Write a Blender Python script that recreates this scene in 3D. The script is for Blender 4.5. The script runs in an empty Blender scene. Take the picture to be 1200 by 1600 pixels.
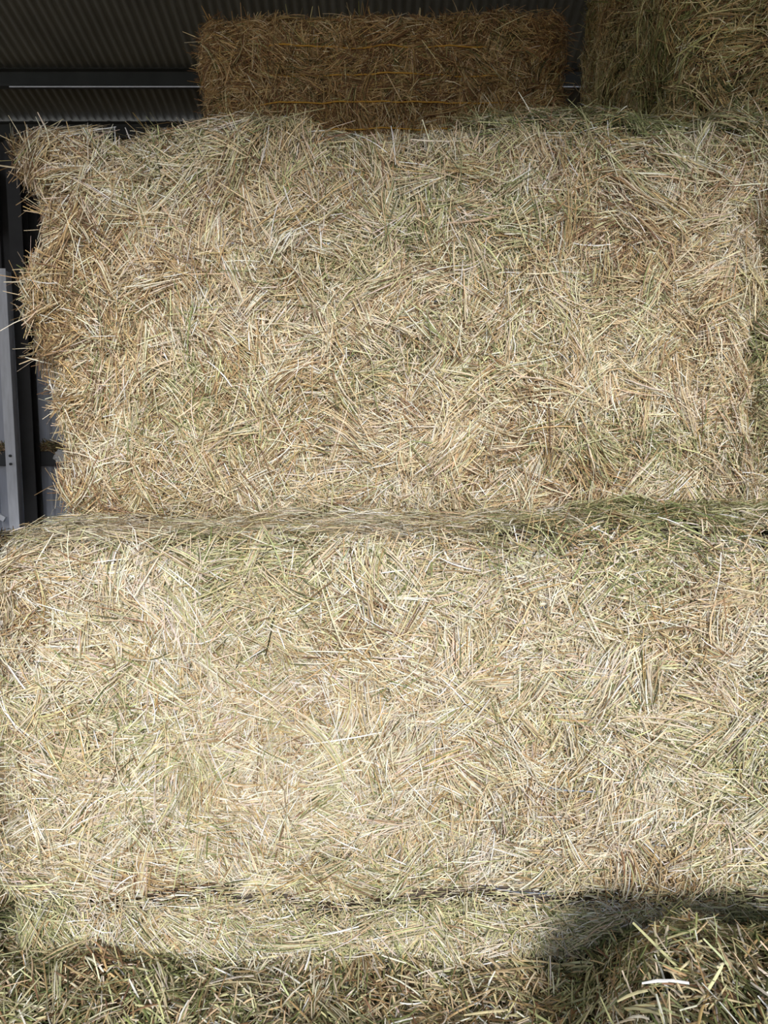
import bpy, math
import numpy as np
from mathutils import Vector

# ------------------------------------------------------------------ camera, sky, sun, exposure
sc = bpy.context.scene
COL = sc.collection
cam_d = bpy.data.cameras.new('camera')
cam = bpy.data.objects.new('camera', cam_d)
COL.objects.link(cam)
cam.location = (0, 0, 1.5)
cam.rotation_euler = (math.radians(90 - 6.4), 0, 0)
cam_d.sensor_fit = 'VERTICAL'
cam_d.sensor_height = 36.0
cam_d.lens = 1155.0 / 1600.0 * 36.0
cam_d.clip_start = 0.05
sc.camera = cam

world = bpy.data.worlds.new('sky')
sc.world = world
world.use_nodes = True
wn = world.node_tree
for n in list(wn.nodes):
    wn.nodes.remove(n)
wo = wn.nodes.new('ShaderNodeOutputWorld')
wb = wn.nodes.new('ShaderNodeBackground')
wc = wn.nodes.new('ShaderNodeTexCoord')
ws = wn.nodes.new('ShaderNodeSeparateXYZ')
wr = wn.nodes.new('ShaderNodeValToRGB')
wr.color_ramp.elements[0].position = 0.0
wr.color_ramp.elements[0].color = (0.95, 0.97, 1.0, 1)
wr.color_ramp.elements[1].position = 0.9
wr.color_ramp.elements[1].color = (0.55, 0.72, 1.0, 1)
wn.links.new(wc.outputs['Generated'], ws.inputs[0])
wn.links.new(ws.outputs['Z'], wr.inputs[0])
wn.links.new(wr.outputs[0], wb.inputs['Color'])
wb.inputs['Strength'].default_value = 1.45
wn.links.new(wb.outputs[0], wo.inputs['Surface'])

SUN_ELEV, SUN_AZ = 24.0, 9.0          # azimuth to the right of straight behind the camera
sun_d = bpy.data.lights.new('sun', 'SUN')
sun_d.energy = 4.6
sun_d.angle = math.radians(12.0)
sun_d.color = (1.0, 0.952, 0.885)
sun = bpy.data.objects.new('sun', sun_d)
COL.objects.link(sun)
_e, _a = math.radians(SUN_ELEV), math.radians(SUN_AZ)
sdir = Vector((math.sin(_a) * math.cos(_e), -math.cos(_a) * math.cos(_e), math.sin(_e)))
sun.rotation_euler = sdir.to_track_quat('Z', 'Y').to_euler()
sun.location = (3, -8, 6)

sc.view_settings.view_transform = 'Standard'
sc.view_settings.look = 'None'
sc.view_settings.gamma = 1.0
sc.view_settings.use_curve_mapping = False
sc.view_settings.exposure = -0.42

# ------------------------------------------------------------------ materials
def lin(c):
    c = np.asarray(c, float) / 255.0
    return np.where(c <= 0.04045, c / 12.92, ((c + 0.055) / 1.055) ** 2.4)

def mat_plain(name, rgb, rough=0.5, metal=0.0, noise=0.0, scale=8.0, stretch=(1, 1, 1)):
    m = bpy.data.materials.new(name)
    m.use_nodes = True
    nt = m.node_tree
    b = nt.nodes['Principled BSDF']
    c = lin(rgb)
    b.inputs['Base Color'].default_value = (*c, 1)
    b.inputs['Roughness'].default_value = rough
    b.inputs['Metallic'].default_value = metal
    if noise > 0:
        tc = nt.nodes.new('ShaderNodeTexCoord')
        mp = nt.nodes.new('ShaderNodeMapping')
        mp.inputs['Scale'].default_value = stretch
        nz = nt.nodes.new('ShaderNodeTexNoise')
        nz.inputs['Scale'].default_value = scale
        nz.inputs['Detail'].default_value = 6
        rp = nt.nodes.new('ShaderNodeValToRGB')
        rp.color_ramp.elements[0].position = 0.3
        rp.color_ramp.elements[1].position = 0.7
        rp.color_ramp.elements[0].color = (*(c * (1 - noise)), 1)
        rp.color_ramp.elements[1].color = (*np.minimum(c * (1 + noise), 1), 1)
        nt.links.new(tc.outputs['Object'], mp.inputs[0])
        nt.links.new(mp.outputs[0], nz.inputs['Vector'])
        nt.links.new(nz.outputs[0], rp.inputs[0])
        nt.links.new(rp.outputs[0], b.inputs['Base Color'])
    return m

def mat_straw(name):
    m = bpy.data.materials.new(name)
    m.use_nodes = True
    nt = m.node_tree
    b = nt.nodes['Principled BSDF']
    at = nt.nodes.new('ShaderNodeAttribute')
    at.attribute_name = 'tint'
    nz = nt.nodes.new('ShaderNodeTexNoise')
    nz.inputs['Scale'].default_value = 60
    nz.inputs['Detail'].default_value = 3
    tc = nt.nodes.new('ShaderNodeTexCoord')
    mr = nt.nodes.new('ShaderNodeMapRange')
    mr.inputs['From Min'].default_value = 0.3
    mr.inputs['From Max'].default_value = 0.7
    mr.inputs['To Min'].default_value = 0.82
    mr.inputs['To Max'].default_value = 1.1
    mx = nt.nodes.new('ShaderNodeVectorMath')
    mx.operation = 'SCALE'
    nt.links.new(tc.outputs['Object'], nz.inputs['Vector'])
    nt.links.new(nz.outputs[0], mr.inputs['Value'])
    nt.links.new(at.outputs['Color'], mx.inputs[0])
    nt.links.new(mr.outputs[0], mx.inputs['Scale'])
    nt.links.new(mx.outputs[0], b.inputs['Base Color'])
    b.inputs['Roughness'].default_value = 0.5
    b.inputs['Specular IOR Level'].default_value = 0.35
    return m

M_STRAW = mat_straw('dry_straw')
M_ROOF = mat_plain('roof_sheet', (92, 91, 83), 0.55, 0.0, 0.15, 3)
M_PURLIN = mat_plain('dark_steel', (58, 60, 58), 0.45, 0.3, 0.2, 5)
M_WALL = mat_plain('wall_sheet', (188, 193, 206), 0.45, 0.0, 0.18, 4, (3, 3, 0.4))
M_GALV = mat_plain('galvanised_steel', (222, 227, 238), 0.4, 0.0, 0.12, 9, (3, 3, 0.5))
M_DARK_WALL_SHADE = mat_plain('dark_wall_and_shade', (44, 44, 46), 0.6, 0.0, 0.2, 6)  # dark upper wall sheets, also the strip standing in for the post's shadow
M_GIRT = mat_plain('girt_steel', (62, 64, 68), 0.6, 0.0, 0.2, 6)
M_GROUND = mat_plain('ground_dirt', (150, 132, 100), 0.95, 0.0, 0.2, 2)
M_TWINE_Y = mat_plain('orange_twine', (214, 160, 60), 0.6)
M_TWINE_B = mat_plain('grey_blue_twine', (150, 160, 178), 0.6)
M_RAG = mat_plain('white_plastic', (235, 235, 235), 0.6)

# ------------------------------------------------------------------ helpers
def new_mesh(name, V, F, mat, parent=None, smooth=False):
    me = bpy.data.meshes.new(name)
    me.from_pydata([tuple(v) for v in V], [], [tuple(f) for f in F])
    me.materials.append(mat)
    if smooth:
        me.polygons.foreach_set('use_smooth', [True] * len(me.polygons))
    me.update()
    o = bpy.data.objects.new(name, me)
    COL.objects.link(o)
    if parent:
        o.parent = parent
    return o

def box_vf(lo, hi, V=None, F=None):
    V = [] if V is None else V
    F = [] if F is None else F
    b = len(V)
    for z in (lo[2], hi[2]):
        for (x, y) in ((lo[0], lo[1]), (hi[0], lo[1]), (hi[0], hi[1]), (lo[0], hi[1])):
            V.append((x, y, z))
    for f in ((3, 2, 1, 0), (4, 5, 6, 7), (0, 1, 5, 4), (1, 2, 6, 5), (2, 3, 7, 6), (3, 0, 4, 7)):
        F.append(tuple(b + i for i in f))
    return V, F

def struct(o):
    o['kind'] = 'structure'
    return o

def tag(o, label, cat, group=None, kind=None):
    o['label'] = label
    o['category'] = cat
    if group:
        o['group'] = group
    if kind:
        o['kind'] = kind
    return o

def empty(name, loc):
    o = bpy.data.objects.new(name, None)
    COL.objects.link(o)
    o.location = loc
    o.empty_display_size = 0.2
    return o

def unit(a):
    return a / np.maximum(np.linalg.norm(a, axis=-1, keepdims=True), 1e-9)

def wave(p, seed, wl, n=9):
    """smooth noise about -1..1 made of random plane waves of wavelength near wl"""
    r = np.random.default_rng(seed)
    out = np.zeros(len(p))
    for i in range(n):
        k = unit(r.normal(size=3)) * 2 * math.pi / (wl * r.uniform(0.6, 1.7))
        out += np.sin(p @ k + r.uniform(0, 6.28))
    return out / math.sqrt(n / 2) / 1.6

PAL = lin([(230, 217, 192), (206, 187, 152), (178, 152, 110), (126, 98, 72),
           (186, 184, 140), (118, 126, 80), (230, 221, 206), (80, 82, 50)])
CREAM, TAN, GOLD, BROWN, PGREEN, GREEN, WHITE, OLIVE = range(8)

class Straws:
    """collects stalks (bent V-section ribbons) and base surfaces, and writes ONE mesh"""
    def __init__(self, seed):
        self.r = np.random.default_rng(seed)
        self.parts = []
        self.V, self.Fq, self.T = [], [], []
        self.nv = 0

    def base(self, V, Q, tint):
        self.V.append(np.asarray(V, float)); self.Fq.append(np.asarray(Q, int) + self.nv)
        self.T.append(np.asarray(tint, float)); self.nv += len(V)

    def stalks(self, C, N, U, L, W, K, tint):
        """centre, surface normal, direction, length, width, bend vector, colour"""
        n = len(C)
        if not n:
            return
        t = np.array([-0.5, -0.18, 0.16, 0.5])
        tap = np.array([0.8, 1.0, 1.0, 0.6])
        ax = C[:, None] + U[:, None] * (L[:, None] * t)[..., None] \
            + K[:, None] * (L[:, None] * (4 * t * t - 0.4))[..., None]
        S = unit(np.cross(U, N)); Nn = unit(np.cross(S, U))
        tw = self.r.uniform(-0.7, 0.7, n)[:, None]
        S2 = S * np.cos(tw) + Nn * np.sin(tw); N2 = Nn * np.cos(tw) - S * np.sin(tw)
        w = (W[:, None] * tap)[..., None]
        a = ax - S2[:, None] * w * 0.5
        b = ax + N2[:, None] * w * 0.34
        c = ax + S2[:, None] * w * 0.5
        V = np.stack([a, b, c], 2).reshape(-1, 3)              # n,4,3 -> 12 per stalk
        q = []
        for s in range(3):
            for k in range(2):
                i = s * 3 + k
                q.append((i, i + 1, i + 4, i + 3))
        Q = (np.array(q)[None] + (np.arange(n) * 12)[:, None, None]).reshape(-1, 4)
        self.base(V, Q, np.repeat(tint, 12, 0))

    def build(self, name, parent=None):
        V = np.concatenate(self.V); Q = np.concatenate(self.Fq); T = np.concatenate(self.T)
        me = bpy.data.meshes.new(name)
        me.vertices.add(len(V)); me.vertices.foreach_set('co', V.astype(np.float32).ravel())
        me.loops.add(Q.size); me.loops.foreach_set('vertex_index', Q.astype(np.int32).ravel())
        me.polygons.add(len(Q))
        me.polygons.foreach_set('loop_start', np.arange(0, Q.size, 4, dtype=np.int32))
        at = me.attributes.new('tint', 'FLOAT_COLOR', 'POINT')
        at.data.foreach_set('color', np.c_[T, np.ones(len(T))].astype(np.float32).ravel())
        me.materials.append(M_STRAW)
        me.update(calc_edges=True)
        o = bpy.data.objects.new(name, me)
        COL.objects.link(o)
        if parent:
            o.parent = parent
        return o

def pick(r, w):
    """w: n x 8 weights -> colours with a little variation"""
    w = np.maximum(w, 0); c = np.cumsum(w / w.sum(1, keepdims=True), 1)
    i = (r.random(len(w))[:, None] > c).sum(1).clip(0, 7)
    col = PAL[i] * np.exp(r.normal(0, 0.24, len(w)))[:, None]
    col = col * np.exp(r.normal(0, 0.04, (len(w), 3)))
    return np.clip(col, 0.005, 0.86)

def lengths(r, n, s=1.0):
    u = r.random(n)
    a = np.where(u < 0.5, r.uniform(0.022, 0.06, n), np.where(u < 0.9, r.uniform(0.06, 0.115, n), r.uniform(0.115, 0.2, n)))
    return a * s

def cover(S, surf, area, n_mess, n_clump, n_lock, mixw, seed, thick=0.042, lift=0.17, wid=(0.0015, 0.0034),
          lscale=1.0, clump_d=85, fan=True, flat=None, thin=None, keep=None, n_long=50):
    """lay stalks on surf(uv in metres) -> P, N, T1, T2; area = (u0,u1,v0,v1)"""
    r = np.random.default_rng(seed)
    u0, u1, v0, v1 = area
    A = (u1 - u0) * (v1 - v0)
    def put(u, v, ang, L, W, h, lf, bend, cshift=None):
        P, N, T1, T2 = surf(u, v)
        if thin is not None:                      # fewer, shorter stalks inside deep string grooves
            k, k2 = thin(P)
            L = L * (0.35 + 0.65 * k2); lf = lf * k2; h = h * (0.3 + 0.7 * k)
            ang = np.arctan2(np.sin(ang) * k2, np.cos(ang))
            ok = r.random(len(u)) < 0.26 + 0.74 * k
            P, N, T1, T2, ang, L, W, h, lf, bend = [q[ok] for q in (P, N, T1, T2, ang, L, W, h, lf, bend)]
            u, v = u[ok], v[ok]
            cshift = None if cshift is None else cshift[ok]
        if keep is not None:
            ok = r.random(len(u)) < keep(u, v)
            P, N, T1, T2, ang, L, W, h, lf, bend = [q[ok] for q in (P, N, T1, T2, ang, L, W, h, lf, bend)]
            u = u[ok]
            cshift = None if cshift is None else cshift[ok]
        D = T1 * np.cos(ang)[:, None] + T2 * np.sin(ang)[:, None]
        U = unit(D + N * lf[:, None])
        side = unit(np.cross(N, U))
        K = side * bend[:, None] - N * (np.abs(r.normal(0, 0.035, len(u))))[:, None]
        w = mixw(P, r)
        if cshift is not None:
            w = w * cshift
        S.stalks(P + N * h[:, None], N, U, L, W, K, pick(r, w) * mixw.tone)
    # clump field
    K = max(8, int(A * clump_d))
    cu, cv = r.uniform(u0, u1, K), r.uniform(v0, v1, K)
    ca = r.uniform(0, math.pi, K) if flat is None else r.normal(flat[0], flat[1], K)
    cs = r.uniform(0.2, 0.8, K)
    ch = r.uniform(-0.010, 0.012, K)
    cc = np.exp(r.normal(0, 0.75, (K, 8)))
    # messy under-layer
    n = n_mess
    u, v = r.uniform(u0, u1, n), r.uniform(v0, v1, n)
    put(u, v, r.uniform(0, 2 * math.pi, n), lengths(r, n, 0.8 * lscale), r.uniform(*wid, n),
        r.uniform(0, 1, n) ** 1.5 * thick, r.normal(0, lift * 1.3, n), r.normal(0, 0.025, n))
    # combed clumps
    n = n_clump
    u, v = r.uniform(u0, u1, n), r.uniform(v0, v1, n)
    idx = np.empty(n, int)
    for s in range(0, n, 8000):
        d = (u[s:s + 8000, None] - cu) ** 2 + (v[s:s + 8000, None] - cv) ** 2
        idx[s:s + 8000] = d.argmin(1)
    put(u, v, ca[idx] + r.normal(0, 1, n) * cs[idx] + math.pi * (r.random(n) < 0.5), lengths(r, n, lscale),
        r.uniform(*wid, n), r.uniform(0, 1, n) ** 1.3 * thick + ch[idx], r.normal(0, lift, n),
        r.normal(0, 0.028, n), cc[idx])
    n = int(n_long * A)                       # single long stalks lying on top
    if n:
        u, v = r.uniform(u0, u1, n), r.uniform(v0, v1, n)
        put(u, v, r.uniform(0, 2 * math.pi, n), r.uniform(0.10, 0.22, n) * lscale, r.uniform(wid[1] * 0.8, wid[1] * 1.3, n),
            r.uniform(0.7, 1.2, n) * thick, r.normal(0, 0.12, n), r.normal(0, 0.04, n), np.tile([3, 2, 1, 0.3, 1, 0.5, 3, 0.1], (n, 1)))
    # locks: swept fans of near-parallel stalks
    for _ in range(n_lock):
        m = int(r.integers(10, 42))
        u_, v_ = r.uniform(u0, u1), r.uniform(v0, v1)
        a = r.uniform(0, 2 * math.pi) if flat is None else r.normal(flat[0], flat[1] * 1.3)
        wd = r.uniform(0.008, 0.03)
        pr = r.normal(0, wd, m); al = r.normal(0, 0.025, m)
        u = u_ + np.cos(a) * al - np.sin(a) * pr; v = v_ + np.sin(a) * al + np.cos(a) * pr
        ok = (u > u0) & (u < u1) & (v > v0) & (v < v1)
        fk = r.normal(0, 7.0) if fan else 0
        ang = a + pr * fk + r.normal(0, 0.07, m)
        L = r.uniform(0.07, 0.16) * r.uniform(0.75, 1.2, m) * lscale
        cshift = np.tile(np.exp(r.normal(0, 0.6, 8)), (m, 1))
        put(u[ok], v[ok], ang[ok], L[ok], r.uniform(wid[0], wid[1] * 1.08, m)[ok],
            (r.uniform(0.6, 1.15, m) * thick)[ok], (r.normal(0, 0.05, m) + r.normal(0, 0.06))[ok],
            (r.normal(0, 0.055) + r.normal(0, 0.02, m))[ok], cshift[ok])

# ------------------------------------------------------------------ bales
class Bale:
    """a big square bale: rounded box, bulging between the strings; local origin at the base centre"""
    def __init__(self, name, loc, size, seed, strings, groove=0.016, gsig=0.028, r=0.09, lump=0.018, deep=None, lean=0.0, endprof=None):
        self.o = empty(name, loc)
        self.s = np.array(size, float); self.seed = seed; self.r = r
        self.zs = strings; self.groove = groove; self.gsig = gsig; self.lump = lump; self.deep = deep or {}
        self.S = Straws(seed); self.lean = lean; self.endprof = endprof
        rr = np.random.default_rng(seed + 200)
        self.fl = np.arange(-size[0] / 2, size[0] / 2, 0.2) + rr.uniform(-0.06, 0.06, len(np.arange(-size[0] / 2, size[0] / 2, 0.2)))

    def wob(self, P):
        return wave(P * [1, 1, 0.3], self.seed + 5, 0.7) * 0.012

    def shape(self, p):
        h = self.s / 2; c = np.array([0, 0, h[2]])
        q = np.clip(p - c, -(h - self.r), h - self.r)
        n = unit(p - c - q)
        P = c + q + n * self.r
        side = np.clip(1.3 * np.hypot(n[:, 0], n[:, 1]), 0, 1)
        d = np.zeros(len(p))
        wob = self.wob(P)
        for i, z in enumerate(self.zs):
            g = self.deep.get(i, self.groove) * (0.55 + 0.45 * wave(P, self.seed + 31 + i, 0.35))
            d -= g * np.exp(-((P[:, 2] - z - wob) / self.gsig) ** 2) * side
        wx = wave(P * [0.3, 1, 1], self.seed + 6, 0.5) * 0.03
        for i, x in enumerate(self.fl):                       # edges of the pressed flakes
            d -= 0.5 * self.groove * (1 + wave(P, self.seed + 300 + i, 0.3)) * np.exp(-((P[:, 0] - x - wx) / 0.022) ** 2) * np.clip(np.abs(n[:, 1]), 0, 1)
        endk = np.abs(n[:, 0])
        d = d * (1 + 1.1 * endk)
        d += self.lump * wave(P, self.seed + 1, 0.42) + 0.45 * self.lump * wave(P, self.seed + 2, 0.15)
        d += endk * self.lump * 1.2 * wave(P, self.seed + 3, 0.25)
        P = P + n * d[:, None]
        if self.endprof is not None:
            P[:, 0] += np.interp(P[:, 2], *self.endprof) * np.clip(-P[:, 0] / self.s[0] * 2 - 0.7, 0, 0.3) / 0.3
        P[:, 0] -= self.lean * (P[:, 2] / self.s[2] - 0.5)
        return P, n

    def face(self, f):
        sx, sy, sz = self.s
        def mk(fn, T1, T2):
            T1 = np.array(T1, float); T2 = np.array(T2, float)
            def surf(u, v):
                P, N = self.shape(fn(u, v))
                t1 = unit(T1 - N * (N @ T1)[:, None]); t2 = unit(np.cross(N, t1))
                t2 *= np.sign((t2 @ T2) + 1e-6)[:, None]
                return P, N, t1, t2
            return surf
        z = np.zeros_like
        if f == 'F':
            return mk(lambda u, v: np.c_[u, z(u) - sy / 2, v], (1, 0, 0), (0, 0, 1)), (-sx / 2, sx / 2, 0, sz)
        if f == 'B':
            return mk(lambda u, v: np.c_[u, z(u) + sy / 2, v], (1, 0, 0), (0, 0, 1)), (-sx / 2, sx / 2, 0, sz)
        if f == 'L':
            return mk(lambda u, v: np.c_[z(u) - sx / 2, u, v], (0, 1, 0), (0, 0, 1)), (-sy / 2, sy / 2, 0, sz)
        if f == 'R':
            return mk(lambda u, v: np.c_[z(u) + sx / 2, u, v], (0, 1, 0), (0, 0, 1)), (-sy / 2, sy / 2, 0, sz)
        if f == 'T':
            return mk(lambda u, v: np.c_[u, v, z(u) + sz], (1, 0, 0), (0, 1, 0)), (-sx / 2, sx / 2, -sy / 2, sy / 2)

    def core(self, colour, step=0.035):  # dark tint so the gaps between stalks read as shade
        sx, sy, sz = self.s
        rng = np.random.default_rng(self.seed + 9)
        for f in 'FBLRTD':
            if f == 'D':
                a, b, fn = (-sx / 2, sx / 2), (-sy / 2, sy / 2), lambda u, v: np.c_[u, v, np.zeros_like(u)]
            else:
                _, (a0, a1, b0, b1) = self.face(f)
                a, b = (a0, a1), (b0, b1)
                fn = {'F': lambda u, v: np.c_[u, u * 0 - sy / 2, v], 'B': lambda u, v: np.c_[u, u * 0 + sy / 2, v],
                      'L': lambda u, v: np.c_[u * 0 - sx / 2, u, v], 'R': lambda u, v: np.c_[u * 0 + sx / 2, u, v],
                      'T': lambda u, v: np.c_[u, v, u * 0 + sz]}[f]
            nu = max(2, int((a[1] - a[0]) / step)); nv = max(2, int((b[1] - b[0]) / step))
            U, Vv = np.meshgrid(np.linspace(*a, nu + 1), np.linspace(*b, nv + 1), indexing='ij')
            P, N = self.shape(fn(U.ravel(), Vv.ravel()))
            P = P - N * 0.012
            i = np.arange(nu * (nv + 1)).reshape(nu, nv + 1)[:, :-1].ravel()
            Q = np.c_[i, i + nv + 1, i + nv + 2, i + 1]
            if f in 'BLTD' and f != 'T':
                Q = Q[:, ::-1]
            if f in ('L',):
                pass
            T = lin(colour) * np.exp(rng.normal(0, 0.25, len(P)))[:, None]
            self.S.base(P, Q, T)

    def dress(self, f, mixw, mess, clump, lock, sub=None, **kw):
        surf, area = self.face(f)
        if sub is not None:
            area = sub
        A = (area[1] - area[0]) * (area[3] - area[2])
        if self.deep:
            kw['thin'] = lambda P: [1 - np.max([np.exp(-((P[:, 2] - self.zs[i] - self.wob(P)) / sg) ** 2) for i in self.deep], 0) for sg in (0.026, 0.055)]
        cover(self.S, surf, area, int(mess * A), int(clump * A), int(lock * A), mixw, self.seed + ord(f), **kw)

    def fringe(self, pts, dirs, n, mixw, L=(0.06, 0.17), spread=0.45, wid=(0.0025, 0.0048)):
        """stalks standing out beyond an edge: pts(n) -> base points on the box, dirs = main outward direction"""
        r = np.random.default_rng(self.seed + 77 + n)
        p = pts(r, n)
        P, N = self.shape(p)
        U = unit(np.array(dirs, float) + r.normal(0, spread, (n, 3)))
        # neighbours lean together
        for k in range(3):
            U[:, k] += 0.8 * wave(P, self.seed + 60 + k, 0.16)
        U = unit(U)
        l = r.uniform(*L, n)
        self.S.stalks(P + U * (l * 0.3)[:, None], N, U, l, r.uniform(*wid, n), r.normal(0, 0.06, (n, 3)), pick(r, mixw(P, r)) * mixw.tone)

    def finish(self):
        o = self.S.build('packed_hay', self.o)
        o['kind'] = 'stuff'
        return o

    def twine(self, z, mat, rad=0.0022, out=0.012, spans=None, label=None):
        """string round the bale at height z, a closed thin rope lying on the hay"""
        sx, sy, sz = self.s
        per = []
        n = 60
        for k in np.linspace(-0.5, 0.5, n, endpoint=False):
            per.append((k * sx, -sy / 2))
        for k in np.linspace(-0.5, 0.5, n // 2, endpoint=False):
            per.append((sx / 2, k * sy))
        for k in np.linspace(0.5, -0.5, n, endpoint=False):
            per.append((k * sx, sy / 2))
        for k in np.linspace(0.5, -0.5, n // 2, endpoint=False):
            per.append((-sx / 2, k * sy))
        per = np.array(per)
        P, N = self.shape(np.c_[per, np.full(len(per), z)])
        P[:, 2] = z + 0.004 * wave(P, self.seed + 3, 0.6)
        P += N * (out * (1 - 1.2 * np.clip(np.abs(P[:, 0]) / sx * 2 - 0.55, 0, 0.45) / 0.45) + 0.011 * wave(P, self.seed + 90 + int(z * 100), 0.3))[:, None]
        m = len(P); ring = 6
        T = unit(np.roll(P, -1, 0) - np.roll(P, 1, 0)); up = np.array([0, 0, 1.0]); S = unit(np.cross(T, up))
        V = []
        for k in range(ring):
            a = 2 * math.pi * k / ring
            V.append(P + S * math.cos(a) * rad + up * math.sin(a) * rad)
        V = np.stack(V, 1).reshape(-1, 3)
        F = [(i * ring + k, ((i + 1) % m) * ring + k, ((i + 1) % m) * ring + (k + 1) % ring, i * ring + (k + 1) % ring)
             for i in range(m) for k in range(ring)]
        o = new_mesh('twine', V, F, mat, self.o, True)
        if label:
            o['label'] = label
        return o

def mixer(base, green=0.5, brown=0.5, seed=1, wl=0.5, extra=None, tone=(1, 1, 1)):
    tone = np.array(tone)
    base = np.array(base, float)
    def f(P, r):
        w = np.tile(base, (len(P), 1))
        g = np.exp(green * 1.6 * wave(P, seed, wl)); b = np.exp(brown * 1.6 * wave(P, seed + 1, wl * 0.8))
        w[:, [PGREEN, GREEN, OLIVE]] *= g[:, None]
        w[:, [GOLD, BROWN]] *= b[:, None]
        if extra is not None:
            extra(P, w)
        return w
    f.tone = tone
    return f
#             cream tan  gold brown pgreen green white olive

# ------------------------------------------------------------------ the shed
FLOOR = 0.0
V, F = box_vf((-9, -14, -0.2), (9, 8.0, 0.0))
struct(new_mesh('floor', V, F, M_GROUND))

WALL_Y = 7.65
def ribbed(name, x0, x1, z0, z1, y, mat):
    """wall sheeting with trapezoid ribs"""
    prof = []
    x = x0
    while x < x1:
        prof += [(x, 0), (x + 0.085, 0), (x + 0.10, -0.028), (x + 0.13, -0.028), (x + 0.145, 0)]
        x += 0.19
    V, F = [], []
    for (px, dy) in prof:
        V += [(px, y + dy, z0), (px, y + dy, z1), (px, y + 0.03, z1), (px, y + 0.03, z0)]
    for i in range(len(prof) - 1):
        a, b = i * 4, i * 4 + 4
        F += [(a, b, b + 1, a + 1), (a + 1, b + 1, b + 2, a + 2), (a + 2, b + 2, b + 3, a + 3)]
    return new_mesh(name, V, F, mat)

EAVE = 4.49
SL = 0.287
struct(ribbed('wall_back', -8.5, 8.5, 0.0, 3.0, WALL_Y, M_WALL))
o = struct(ribbed('wall_back_upper', -8.5, 8.5, 3.0, EAVE, WALL_Y - 0.03, M_DARK_WALL_SHADE))
# roof: corrugated sheet falling towards the back wall
PITCH = 0.076
xs = np.arange(-8.5, 8.5, PITCH / 6)
zc = 0.012 * np.sin(2 * math.pi * xs / PITCH)
ys = np.linspace(-1.6, WALL_Y + 0.1, 6)
V = []
for y in ys:
    zz = EAVE + 0.03 + (WALL_Y - y) * SL
    V.append(np.c_[xs, np.full_like(xs, y), zz + zc])
for y in ys:
    zz = EAVE + 0.05 + (WALL_Y - y) * SL
    V.append(np.c_[xs, np.full_like(xs, y), zz + zc])
V = np.concatenate(V); nx = len(xs); ny = len(ys)
F = []
for l in range(2):
    for j in range(ny - 1):
        for i in range(nx - 1):
            a = (l * ny + j) * nx + i
            F.append((a, a + nx, a + nx + 1, a + 1))
roof = struct(new_mesh('ceiling', V, F, M_ROOF, None, True))
# unseen front fascia added to shade the dark bale and the tan bale's top
V, F = box_vf((-8.5, -1.62, 3.98), (8.5, -1.55, EAVE + 0.05 + (WALL_Y + 1.6) * SL))
struct(new_mesh('wall_front_baffle', V, F, M_WALL))
V, F = box_vf((8.45, -1.6, 0), (8.5, WALL_Y, EAVE)); 
struct(new_mesh('wall_right', V, F, M_WALL))
V, F = box_vf((-8.5, -1.6, 0), (-8.45, 4.6, EAVE))       # unseen; added to cut side light, far bay open to light the back wall
box_vf((-8.5, 4.6, 3.4), (-8.45, WALL_Y, EAVE), V, F)
struct(new_mesh('wall_left_baffle', V, F, M_WALL))

def c_section(name, x0, x1, y, z, depth, flange, lip, t, mat, slope=0.0):
    """a C-section purlin running along x: web facing the viewer, flanges back, a small lip"""
    V, F = [], []
    box_vf((x0, y, z - depth / 2), (x1, y + t, z + depth / 2), V, F)
    box_vf((x0, y - flange, z - depth / 2), (x1, y, z - depth / 2 + t), V, F)
    box_vf((x0, y - flange, z + depth / 2 - t), (x1, y, z + depth / 2), V, F)
    box_vf((x0, y - flange, z - depth / 2 + t), (x1, y - flange + t, z - depth / 2 + lip), V, F)
    return new_mesh(name, V, F, mat)

p1y = 7.0
o = c_section('roof_purlin', -8.4, 8.4, p1y, EAVE + (WALL_Y - p1y) * SL - 0.075, 0.15, 0.06, 0.018, 0.004, M_PURLIN)
struct(o); o.name = 'trim_1'
zl = EAVE + (WALL_Y - p1y) * SL - 0.075 - 0.075
V, F = box_vf((-3.32, p1y - 0.075, zl - 0.018), (8.4, p1y - 0.071, zl - 0.008))
struct(new_mesh('trim_lip_highlight', V, F, M_GALV))  # pale strip standing in for light caught on the purlin's lower lip
o = c_section('eave_purlin', -8.4, 8.4, WALL_Y - 0.10, EAVE - 0.12, 0.15, 0.06, 0.018, 0.004, M_PURLIN)
struct(o); o.name = 'trim_2'

# ------------------------------------------------------------------ wall framing seen past the left end
def girt(name, z, h, x0, x1, mat):
    V, F = [], []
    y = WALL_Y - 0.10
    box_vf((x0, y, z - h / 2), (x1, y + 0.004, z + h / 2), V, F)
    box_vf((x0, y, z + h / 2 - 0.004), (x1, y + 0.068, z + h / 2), V, F)
    box_vf((x0, y, z - h / 2), (x1, y + 0.068, z - h / 2 + 0.004), V, F)
    return new_mesh(name, V, F, mat)

g = girt('wall_girt', 1.20, 0.15, -8.4, 8.4, M_GIRT)
tag(g, 'dark horizontal steel wall girt crossing behind the pale post, with straw caught on it', 'wall rail')
g = girt('wall_girt', 2.36, 0.13, -8.4, 8.4, M_GALV)
tag(g, 'pale upper horizontal wall girt glimpsed beside the post at mid-height of the wall', 'wall rail')

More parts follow.
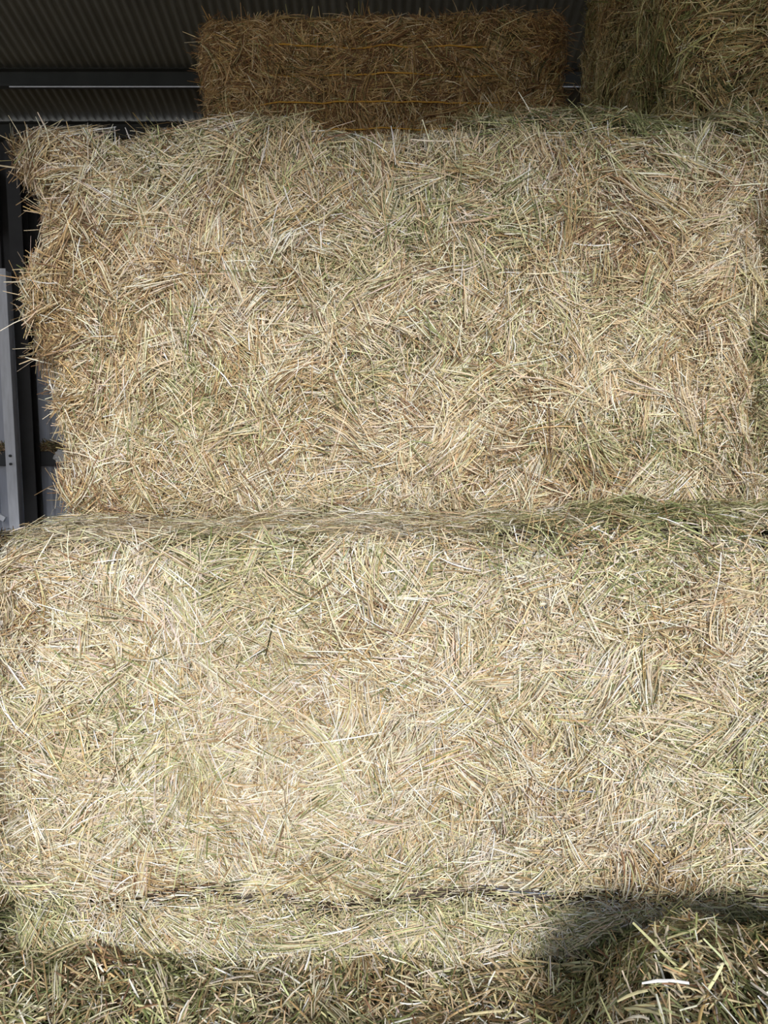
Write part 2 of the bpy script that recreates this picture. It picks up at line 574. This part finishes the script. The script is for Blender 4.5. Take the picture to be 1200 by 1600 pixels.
def post(name, x, y, w, d, z0, z1, mat):
    V, F = [], []
    t = 0.012
    box_vf((x - w / 2, y, z0), (x + w / 2, y + t, z1), V, F)                 # front flange
    box_vf((x - w / 2, y + d - t, z0), (x + w / 2, y + d, z1), V, F)
    box_vf((x - t / 2, y + t, z0), (x + t / 2, y + d - t, z1), V, F)         # web
    return V, F
px = -3.655
pr = empty('wall_post', (px, 7.25, 0))
V, F = post('flange', 0, 0, 0.10, 0.2, 0.0, 3.02, None)
new_mesh('upright', V, F, M_GALV, pr)
for z in (1.16, 1.24):
    V, F = [], []
    b = 0
    for yy in (-0.014, 0.0):
        for k in range(6):
            a = k * math.pi / 3
            V.append((0.014 * math.cos(a), yy, z + 0.014 * math.sin(a)))
    F += [tuple(b + k for k in range(6))] + [(b + k, b + 6 + k, b + 6 + (k + 1) % 6, b + (k + 1) % 6) for k in range(6)]
    new_mesh('bolt', V, F, M_GIRT, pr)
tag(pr, 'pale galvanised steel post standing against the grey sheet wall at far left', 'post')
# dark strip just behind it, standing in for the post's shadow
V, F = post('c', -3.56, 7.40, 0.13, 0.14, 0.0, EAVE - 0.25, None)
c = new_mesh('post_shadow_strip', V, F, M_DARK_WALL_SHADE)
tag(c, 'dark upright strip standing in for the shadow of the pale post on the sheet wall', 'shadow strip')
V, F = box_vf((-4.05, 7.45, 3.4), (-3.77, 7.462, 4.03))
box_vf((-4.05, 7.45, 3.4), (-4.035, 7.58, 4.03), V, F)
o = new_mesh('steel_plate', V, F, M_GALV)
tag(o, 'pale steel plate high on the dark upper wall at the far left edge', 'plate')
# diagonal brace at the foot
V, F = [], []
br = unit(np.array([0.62, 0, -0.36])); q = np.array([-4.35, 7.2, 0.98])
nn = np.array([br[2], 0, -br[0]]) * 0.025
for dy in (0, 0.04):
    for s in ((0, -1), (1, -1), (1, 1), (0, 1)):
        V.append(tuple(q + br * 0.72 * s[0] + nn * s[1] + np.array([0, dy, 0])))
F = [(0, 1, 2, 3), (7, 6, 5, 4), (0, 4, 5, 1), (1, 5, 6, 2), (2, 6, 7, 3), (3, 7, 4, 0)]
b_ = new_mesh('diagonal_brace', V, F, M_GALV)
tag(b_, 'pale diagonal brace running down to the foot of the pale post', 'brace')

# ------------------------------------------------------------------ bales
LOWER_Y, UPPER_Y = 1.89, 2.35
def low_extra(P, w):
    band = 1 / (1 + np.exp((P[:, 2] - 0.235) / 0.018))
    w[:, PGREEN] *= 1 + 5 * band; w[:, GREEN] *= 1 + 2.0 * band; w[:, WHITE] *= 1 + 1.2 * band; w[:, BROWN] *= 1 - 0.7 * band
    rt = 1 / (1 + np.exp(-(P[:, 0] - 0.75) / 0.12))
    w[:, PGREEN] *= 1 + 0.8 * rt; w[:, GREEN] *= 1 + 0.8 * rt
mix_low = mixer([5.0, 4.0, 1.3, 0.5, 1.7, 0.45, 2.2, 0.1], 0.6, 0.5, 11, 0.5, low_extra)
B = Bale('hay_bale', (0.10, LOWER_Y + 0.6, 0), (2.26, 1.2, 1.19), 101, [0.235, 0.40, 0.56, 0.72, 0.88, 1.04], groove=0.012, deep={0: 0.075}, r=0.10, lump=0.020)
B.core((64, 48, 28), 0.022)
B.dress('F', mix_low, 26000, 23000, 140)
B.dress('T', mix_low, 8000, 8000, 40, sub=(-1.13, 1.13, -0.6, -0.05), flat=(0, 0.4))
B.dress('L', mix_low, 2500, 2500, 20, lift=0.25)
B.fringe(lambda r, n: np.c_[np.full(n, -1.13), r.uniform(-0.6, -0.45, n), r.uniform(0.05, 1.15, n)], (-0.7, -0.25, -0.1), 350, mix_low, spread=0.4)
B.finish()
for z in (0.235, 0.40, 0.56, 0.72, 0.88, 1.04):
    B.twine(z, M_TWINE_B, out=-0.016 if z < 0.3 else 0.02)
tag(B.o, 'large pale sunlit hay bale standing on the floor, lowest in the middle of the stack', 'hay bale')

def up_extra(P, w):
    lf = 1 / (1 + np.exp((P[:, 0] + 0.98) / 0.05))
    w[:, BROWN] *= 1 + 3 * lf; w[:, GOLD] *= 1 + 2 * lf; w[:, WHITE] *= 1 - 0.7 * lf; w[:, PGREEN] *= 1 - 0.7 * lf; w[:, GREEN] *= 1 - 0.7 * lf
mix_up = mixer([3.6, 4.2, 2.0, 1.0, 1.3, 0.5, 1.0, 0.12], 0.7, 0.6, 21, 0.45, up_extra)
B = Bale('hay_bale', (0.045, UPPER_Y + 0.6, 1.2), (2.23, 1.2, 1.19), 202, [0.17, 0.35, 0.52, 0.69, 0.86, 1.02], groove=0.016, r=0.09, lump=0.024, endprof=([0.04, 0.13, 0.25, 0.37, 0.48, 0.56, 0.67, 0.77, 0.9, 1.0, 1.17], [0.07, 0.03, 0.06, 0.03, 0.03, -0.03, -0.06, -0.03, 0.02, 0.01, -0.04]))
B.core((54, 40, 24))
B.dress('F', mix_up, 23000, 20000, 140)
B.dress('T', mix_up, 7000, 7000, 40, sub=(-1.11, 1.11, -0.6, 0.1))
B.dress('L', mix_up, 6000, 6500, 60, lift=0.3)
B.dress('R', mix_up, 2500, 2500, 20, lift=0.2)
B.fringe(lambda r, n: np.c_[np.full(n, -1.115), r.uniform(-0.6, -0.3, n), r.uniform(0.02, 1.17, n)], (-1.0, -0.2, -0.12), 700, mix_up, L=(0.06, 0.17), spread=0.35)
B.fringe(lambda r, n: np.c_[r.uniform(-1.1, 1.1, n), r.uniform(-0.6, -0.45, n), np.full(n, 1.19)], (-0.6, -0.6, 0.25), 260, mix_up, spread=0.6, L=(0.05, 0.12))
B.finish()
for z in (0.17, 0.35, 0.52, 0.69, 0.86, 1.02):
    B.twine(z, M_TWINE_B, out=0.02)
tag(B.o, 'large tan hay bale stacked on the pale lowest bale, left end ragged', 'hay bale')

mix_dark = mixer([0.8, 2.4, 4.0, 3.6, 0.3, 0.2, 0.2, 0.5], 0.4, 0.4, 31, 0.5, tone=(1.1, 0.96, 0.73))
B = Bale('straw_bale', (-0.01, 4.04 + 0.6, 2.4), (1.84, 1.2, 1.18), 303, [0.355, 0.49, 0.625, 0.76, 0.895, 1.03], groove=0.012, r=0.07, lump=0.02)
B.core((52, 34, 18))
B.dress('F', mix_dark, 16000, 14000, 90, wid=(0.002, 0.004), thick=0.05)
B.dress('T', mix_dark, 2500, 2500, 30, lift=0.25)
B.dress('L', mix_dark, 2500, 2500, 20, lift=0.3)
B.dress('R', mix_dark, 2500, 2500, 20, lift=0.3)
for X, dx in ((-0.92, -1), (0.92, 1)):
    B.fringe(lambda r, n: np.c_[np.full(n, X), r.uniform(-0.6, -0.3, n), r.uniform(0.3, 1.17, n)], (dx, -0.2, 0), 320 + int(X > 0), mix_dark, spread=0.5)
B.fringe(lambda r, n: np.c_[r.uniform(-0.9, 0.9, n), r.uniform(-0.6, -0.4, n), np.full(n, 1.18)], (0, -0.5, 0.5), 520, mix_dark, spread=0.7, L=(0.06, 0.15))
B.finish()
for z in (0.355, 0.49, 0.625, 0.76, 0.895, 1.03):
    B.twine(z, M_TWINE_Y, rad=0.0036, out=0.053, label='orange twine')
tag(B.o, 'dark brown straw bale with orange twine, set back on top under the roof', 'straw bale')

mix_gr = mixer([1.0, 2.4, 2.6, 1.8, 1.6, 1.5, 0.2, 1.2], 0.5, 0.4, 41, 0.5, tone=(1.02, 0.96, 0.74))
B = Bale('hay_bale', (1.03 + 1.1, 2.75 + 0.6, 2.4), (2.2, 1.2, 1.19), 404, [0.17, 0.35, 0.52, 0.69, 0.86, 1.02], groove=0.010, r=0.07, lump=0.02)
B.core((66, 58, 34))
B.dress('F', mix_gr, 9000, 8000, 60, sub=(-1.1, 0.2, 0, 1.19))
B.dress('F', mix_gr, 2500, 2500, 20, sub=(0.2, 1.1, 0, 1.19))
B.dress('L', mix_gr, 11000, 10000, 60, lift=0.3)
B.fringe(lambda r, n: np.c_[np.full(n, -1.1), r.uniform(-0.6, 0.6, n), r.uniform(0.0, 1.1, n)], (-0.8, -0.4, -0.2), 500, mix_gr, spread=0.6)
B.finish()
for z in (0.17, 0.35, 0.52, 0.69, 0.86, 1.02):
    B.twine(z, M_TWINE_B, out=0.002)
tag(B.o, 'greenish hay bale at top right, its shaded left end facing the dark straw bale', 'hay bale')

mix_rt = mixer([1.2, 2.0, 1.6, 1.0, 2.4, 2.0, 0.3, 0.9], 0.5, 0.4, 51, 0.5)
B = Bale('hay_bale', (1.215 + 1.1, 2.52 + 0.6, 1.2), (2.2, 1.2, 1.19), 505, [0.17, 0.35, 0.52, 0.69, 0.86, 1.02], groove=0.010, r=0.08, lump=0.02)
B.core((60, 54, 32))
B.dress('F', mix_rt, 10000, 9000, 40, sub=(-1.1, -0.7, 0, 1.19))
B.dress('F', mix_rt, 2000, 2000, 20, sub=(-0.7, 1.1, 0, 1.19))
B.dress('L', mix_rt, 2500, 2500, 30, lift=0.2)
B.finish()
for z in (0.17, 0.35, 0.52, 0.69, 0.86, 1.02):
    B.twine(z, M_TWINE_B, out=0.002)
tag(B.o, 'green shaded hay bale showing as a strip at the right edge beside the tan bale', 'hay bale')

B = Bale('hay_bale', (1.255 + 1.1, 2.0 + 0.6, 0), (2.2, 1.2, 1.19), 606, [0.17, 0.35, 0.52, 0.69, 0.86, 1.02], groove=0.010, r=0.08, lump=0.02)
B.core((70, 62, 38))
B.dress('F', mix_rt, 10000, 9000, 40, sub=(-1.1, -0.7, 0, 1.19))
B.dress('F', mix_rt, 2000, 2000, 20, sub=(-0.7, 1.1, 0, 1.19))
B.dress('L', mix_rt, 1500, 1500, 10, lift=0.2)
B.dress('T', mix_rt, 1500, 1500, 10, lift=0.2)
B.finish()
for z in (0.17, 0.35, 0.52, 0.69, 0.86, 1.02):
    B.twine(z, M_TWINE_B, out=0.002)
tag(B.o, 'greenish hay bale on the floor at the right edge, right of the pale lowest bale', 'hay bale')

# the two bales that carry the dark one, behind the front stack
for z0, lab, sd in ((0, 'hay bale on the floor behind the pale lowest bale, under the rear stack', 707), (1.2, 'hay bale behind the tan bale, carrying the dark straw bale', 808)):
    B = Bale('hay_bale', (-0.01, 3.72 + 0.75, z0), (1.9, 1.45, 1.19), sd, [0.17, 0.35, 0.52, 0.69, 0.86, 1.02], r=0.08)
    B.core((84, 66, 40), 0.06)
    B.dress('L', mix_up, 1500, 1500, 10, lift=0.2)
    B.finish()
    for z in (0.17, 0.35, 0.52, 0.69, 0.86, 1.02):
        B.twine(z, M_TWINE_B, out=0.006)
    tag(B.o, lab, 'hay bale')

# ------------------------------------------------------------------ loose hay
def heap(name, x0, x1, y0, y1, height, mixw, seed, mess, clump, lock, core, label, cat='loose hay', loc=None, step=0.03, base=None, **kw):
    loc = np.array(loc if loc is not None else ((x0 + x1) / 2, (y0 + y1) / 2, 0.0))
    S = Straws(seed)
    def H(x, y):
        return height(x, y)
    def surf(u, v):
        e = 0.01
        z = H(u, v); zx = (H(u + e, v) - z) / e; zy = (H(u, v + e) - z) / e
        N = unit(np.c_[-zx, -zy, np.ones_like(z)])
        T1 = unit(np.c_[np.ones_like(z), np.zeros_like(z), zx]); T2 = unit(np.cross(N, T1))
        return np.c_[u, v, z] - loc, N, T1, T2
    bx0, bx1, by0, by1 = base or (x0, x1, y0, y1)
    nu, nv = max(2, int((bx1 - bx0) / step)), max(2, int((by1 - by0) / step))
    U, Vv = np.meshgrid(np.linspace(bx0, bx1, nu + 1), np.linspace(by0, by1, nv + 1), indexing='ij')
    P, N, _, _ = surf(U.ravel(), Vv.ravel())
    P = P - N * 0.008
    i = np.arange(nu * (nv + 1)).reshape(nu, nv + 1)[:, :-1].ravel()
    Q = np.c_[i, i + nv + 1, i + nv + 2, i + 1]
    rr = np.random.default_rng(seed + 4)
    S.base(P, Q, lin(core) * np.exp(rr.normal(0, 0.25, len(P)))[:, None])
    A = (x1 - x0) * (y1 - y0)
    cover(S, surf, (x0, x1, y0, y1), int(mess * A), int(clump * A), int(lock * A), mixw, seed + 1, **kw)
    o = S.build(name)
    o.location = loc
    tag(o, label, cat, kind='stuff')
    return o

mix_floor = mixer([1.8, 3.0, 1.8, 1.0, 3.0, 1.6, 0.8, 0.7], 0.6, 0.5, 61, 0.4)
def floor_h(x, y):
    p = np.c_[x, y, x * 0]
    z = 0.035 + 0.018 * wave(p, 5, 0.35) + 0.008 * wave(p, 6, 0.1)
    z = z + 0.07 * np.exp(-((x + 1.12) / 0.16) ** 2 - ((y - 1.72) / 0.25) ** 2)
    return np.maximum(z, 0.012)
heap('loose_hay', -1.7, 1.3, 0.6, 2.7, floor_h, mix_floor, 71, 14000, 9000, 50, (56, 50, 30),
     'loose greenish hay strewn over the floor along the foot of the pale bale', lift=0.28, lscale=0.85, thick=0.05,
     wid=(0.0022, 0.005), keep=lambda u, v: ((v < 1.95) | (u < -0.95)) * np.clip((v - 0.6) / 0.6, 0.15, 1))

mix_mound = mixer([1.0, 2.4, 1.4, 0.9, 3.6, 2.6, 0.6, 0.9], 0.5, 0.5, 81, 0.4)
def mound_h(x, y):
    p = np.c_[x, y, x * 0]
    t = np.clip((1.87 - y) / 0.47, 0, 1); t = t * t * (3 - 2 * t)
    wd = 0.46 - 0.24 * t
    e = np.clip((x - 0.38 + 0.05 * wave(p, 17, 0.5)) / wd, 0, 1); e = e * e * (3 - 2 * e)
    bk = np.clip((y - 0.75) / 0.45, 0, 1)
    z = e * (0.155 + 0.235 * t) * bk
    return np.maximum(z - 0.01 + e * (0.025 * wave(p, 8, 0.3) + 0.012 * wave(p, 9, 0.1)), 0.0)
heap('hay_heap', 0.38, 2.2, 0.75, 1.94, mound_h, mix_mound, 91, 17000, 6000, 30, (48, 46, 26),
     'shaded heap of loose green hay in the bottom right corner, against the bales', 'hay heap', lift=0.3, lscale=0.9, thick=0.055, wid=(0.0024, 0.006))

mix_ledge = mixer([1.2, 2.0, 1.0, 0.5, 4.2, 3.0, 0.8, 0.5], 0.5, 0.4, 95, 0.4)
def sig(t):
    return 1 / (1 + np.exp(-t))
def ledge_h(x, y):
    p = np.c_[x, y, x * 0]
    k = sig((x - 0.35) / 0.12)
    return 1.195 + k * (0.05 + 0.02 * wave(p, 12, 0.2)) - 0.16 * np.clip((1.95 - y) / 0.11, 0, 1) ** 1.8
def ledge_keep(x, y):
    p = np.c_[x, y, x * 0]
    return sig((x - 0.38 + 0.12 * wave(p, 22, 0.25)) / 0.09) * np.clip(0.12 + (y - 1.855 + 0.02 * wave(p, 23, 0.15)) / 0.05, 0.05, 1)
heap('loose_hay', 0.1, 1.3, 1.845, 2.38, ledge_h, mix_ledge, 111, 13000, 9000, 40, (56, 54, 32),
     'green loose hay lying on the ledge between the two big front bales, right half', lift=0.25, thick=0.03, lscale=0.8,
     base=(0.35, 1.3, 1.97, 2.38), keep=ledge_keep)

def top_h(x, y):
    p = np.c_[x, y, x * 0]
    k = sig((x - 0.25) / 0.07)
    return 2.40 + k * (0.06 + 0.025 * wave(p, 14, 0.2)) - 0.2 * np.clip((2.45 - y) / 0.15, 0, 1) ** 1.8
def top_keep(x, y):
    p = np.c_[x, y, x * 0]
    return sig((x - 0.26 + 0.1 * wave(p, 24, 0.25)) / 0.06) * np.clip(0.15 + (y - 2.34 + 0.03 * wave(p, 25, 0.2)) / 0.08, 0.05, 1)
heap('loose_hay', 0.1, 1.3, 2.30, 2.80, top_h, mix_ledge, 121, 13000, 9000, 40, (56, 54, 32),
     'green loose hay scattered on top of the tan bale, below the top right bale', lift=0.3, thick=0.035,
     base=(0.25, 1.3, 2.50, 2.80), keep=top_keep)

mix_back = mixer([0.4, 1.4, 2.4, 3.0, 0.6, 0.5, 0.1, 1.5], 0.4, 0.4, 131, 0.5)
def back_h(x, y):
    p = np.c_[x, y, x * 0]
    z = 0.50 * np.exp(-np.abs((x + 3.6) / 0.9) ** 3 - np.abs((y - 6.7) / 0.45) ** 3) + 0.03 * wave(p, 16, 0.4)
    return np.maximum(z, 0.01)
heap('hay_heap', -4.8, -2.4, 6.0, 7.2, back_h, mix_back, 141, 1500, 1500, 5, (50, 40, 24),
     'dark heap of old hay at the foot of the sheet wall, seen past the left end', 'hay heap', lift=0.3, wid=(0.004, 0.008), step=0.06)

# straw caught on the girt, and a white scrap
def nest(x, w, h, seed, lab):
    S = Straws(seed); r = np.random.default_rng(seed); n = 260
    a = r.uniform(-1, 1, n); t = r.uniform(0, 1, n)
    C = np.c_[a * w / 2, r.normal(0, 0.02, n), t * h * np.sqrt(1 - a * a) + 0.004]
    U = unit(r.normal(0, 1, (n, 3)) * [1.2, 0.4, 0.5])
    S.stalks(C, np.tile([0, -1.0, 0.2], (n, 1)), U, r.uniform(0.04, 0.11, n), r.uniform(0.004, 0.008, n), r.normal(0, 0.1, (n, 3)), pick(r, np.tile([0.2, 1, 2, 3, 0.3, 0.3, 0, 1.5], (n, 1))))
    o = S.build('straw_clump'); o.location = (x, WALL_Y - 0.065, 1.275)
    tag(o, lab, 'straw clump', kind='stuff')
nest(-3.42, 0.22, 0.10, 151, 'brown clump of straw caught on the dark girt, right of the pale post')
nest(-3.88, 0.20, 0.08, 152, 'brown clump of straw caught on the dark girt, left of the pale post')
r = np.random.default_rng(161)
V, F = [], []
nu, nv = 10, 8
for i in range(nu + 1):
    for j in range(nv):
        th, ph = math.pi * i / nu, 2 * math.pi * j / nv
        k = 1 + r.uniform(-0.35, 0.25)
        V.append((0.085 * k * math.sin(th) * math.cos(ph), 0.03 * k * math.sin(th) * math.sin(ph), 0.065 + 0.065 * k * math.cos(th)))
for i in range(nu):
    for j in range(nv):
        F.append((i * nv + j, i * nv + (j + 1) % nv, (i + 1) * nv + (j + 1) % nv, (i + 1) * nv + j))
o = new_mesh('plastic_scrap', V, F, M_RAG)
o.location = (-3.27, WALL_Y - 0.14, 1.16)
tag(o, 'crumpled white plastic scrap on the dark girt beside the tan bale', 'plastic scrap')
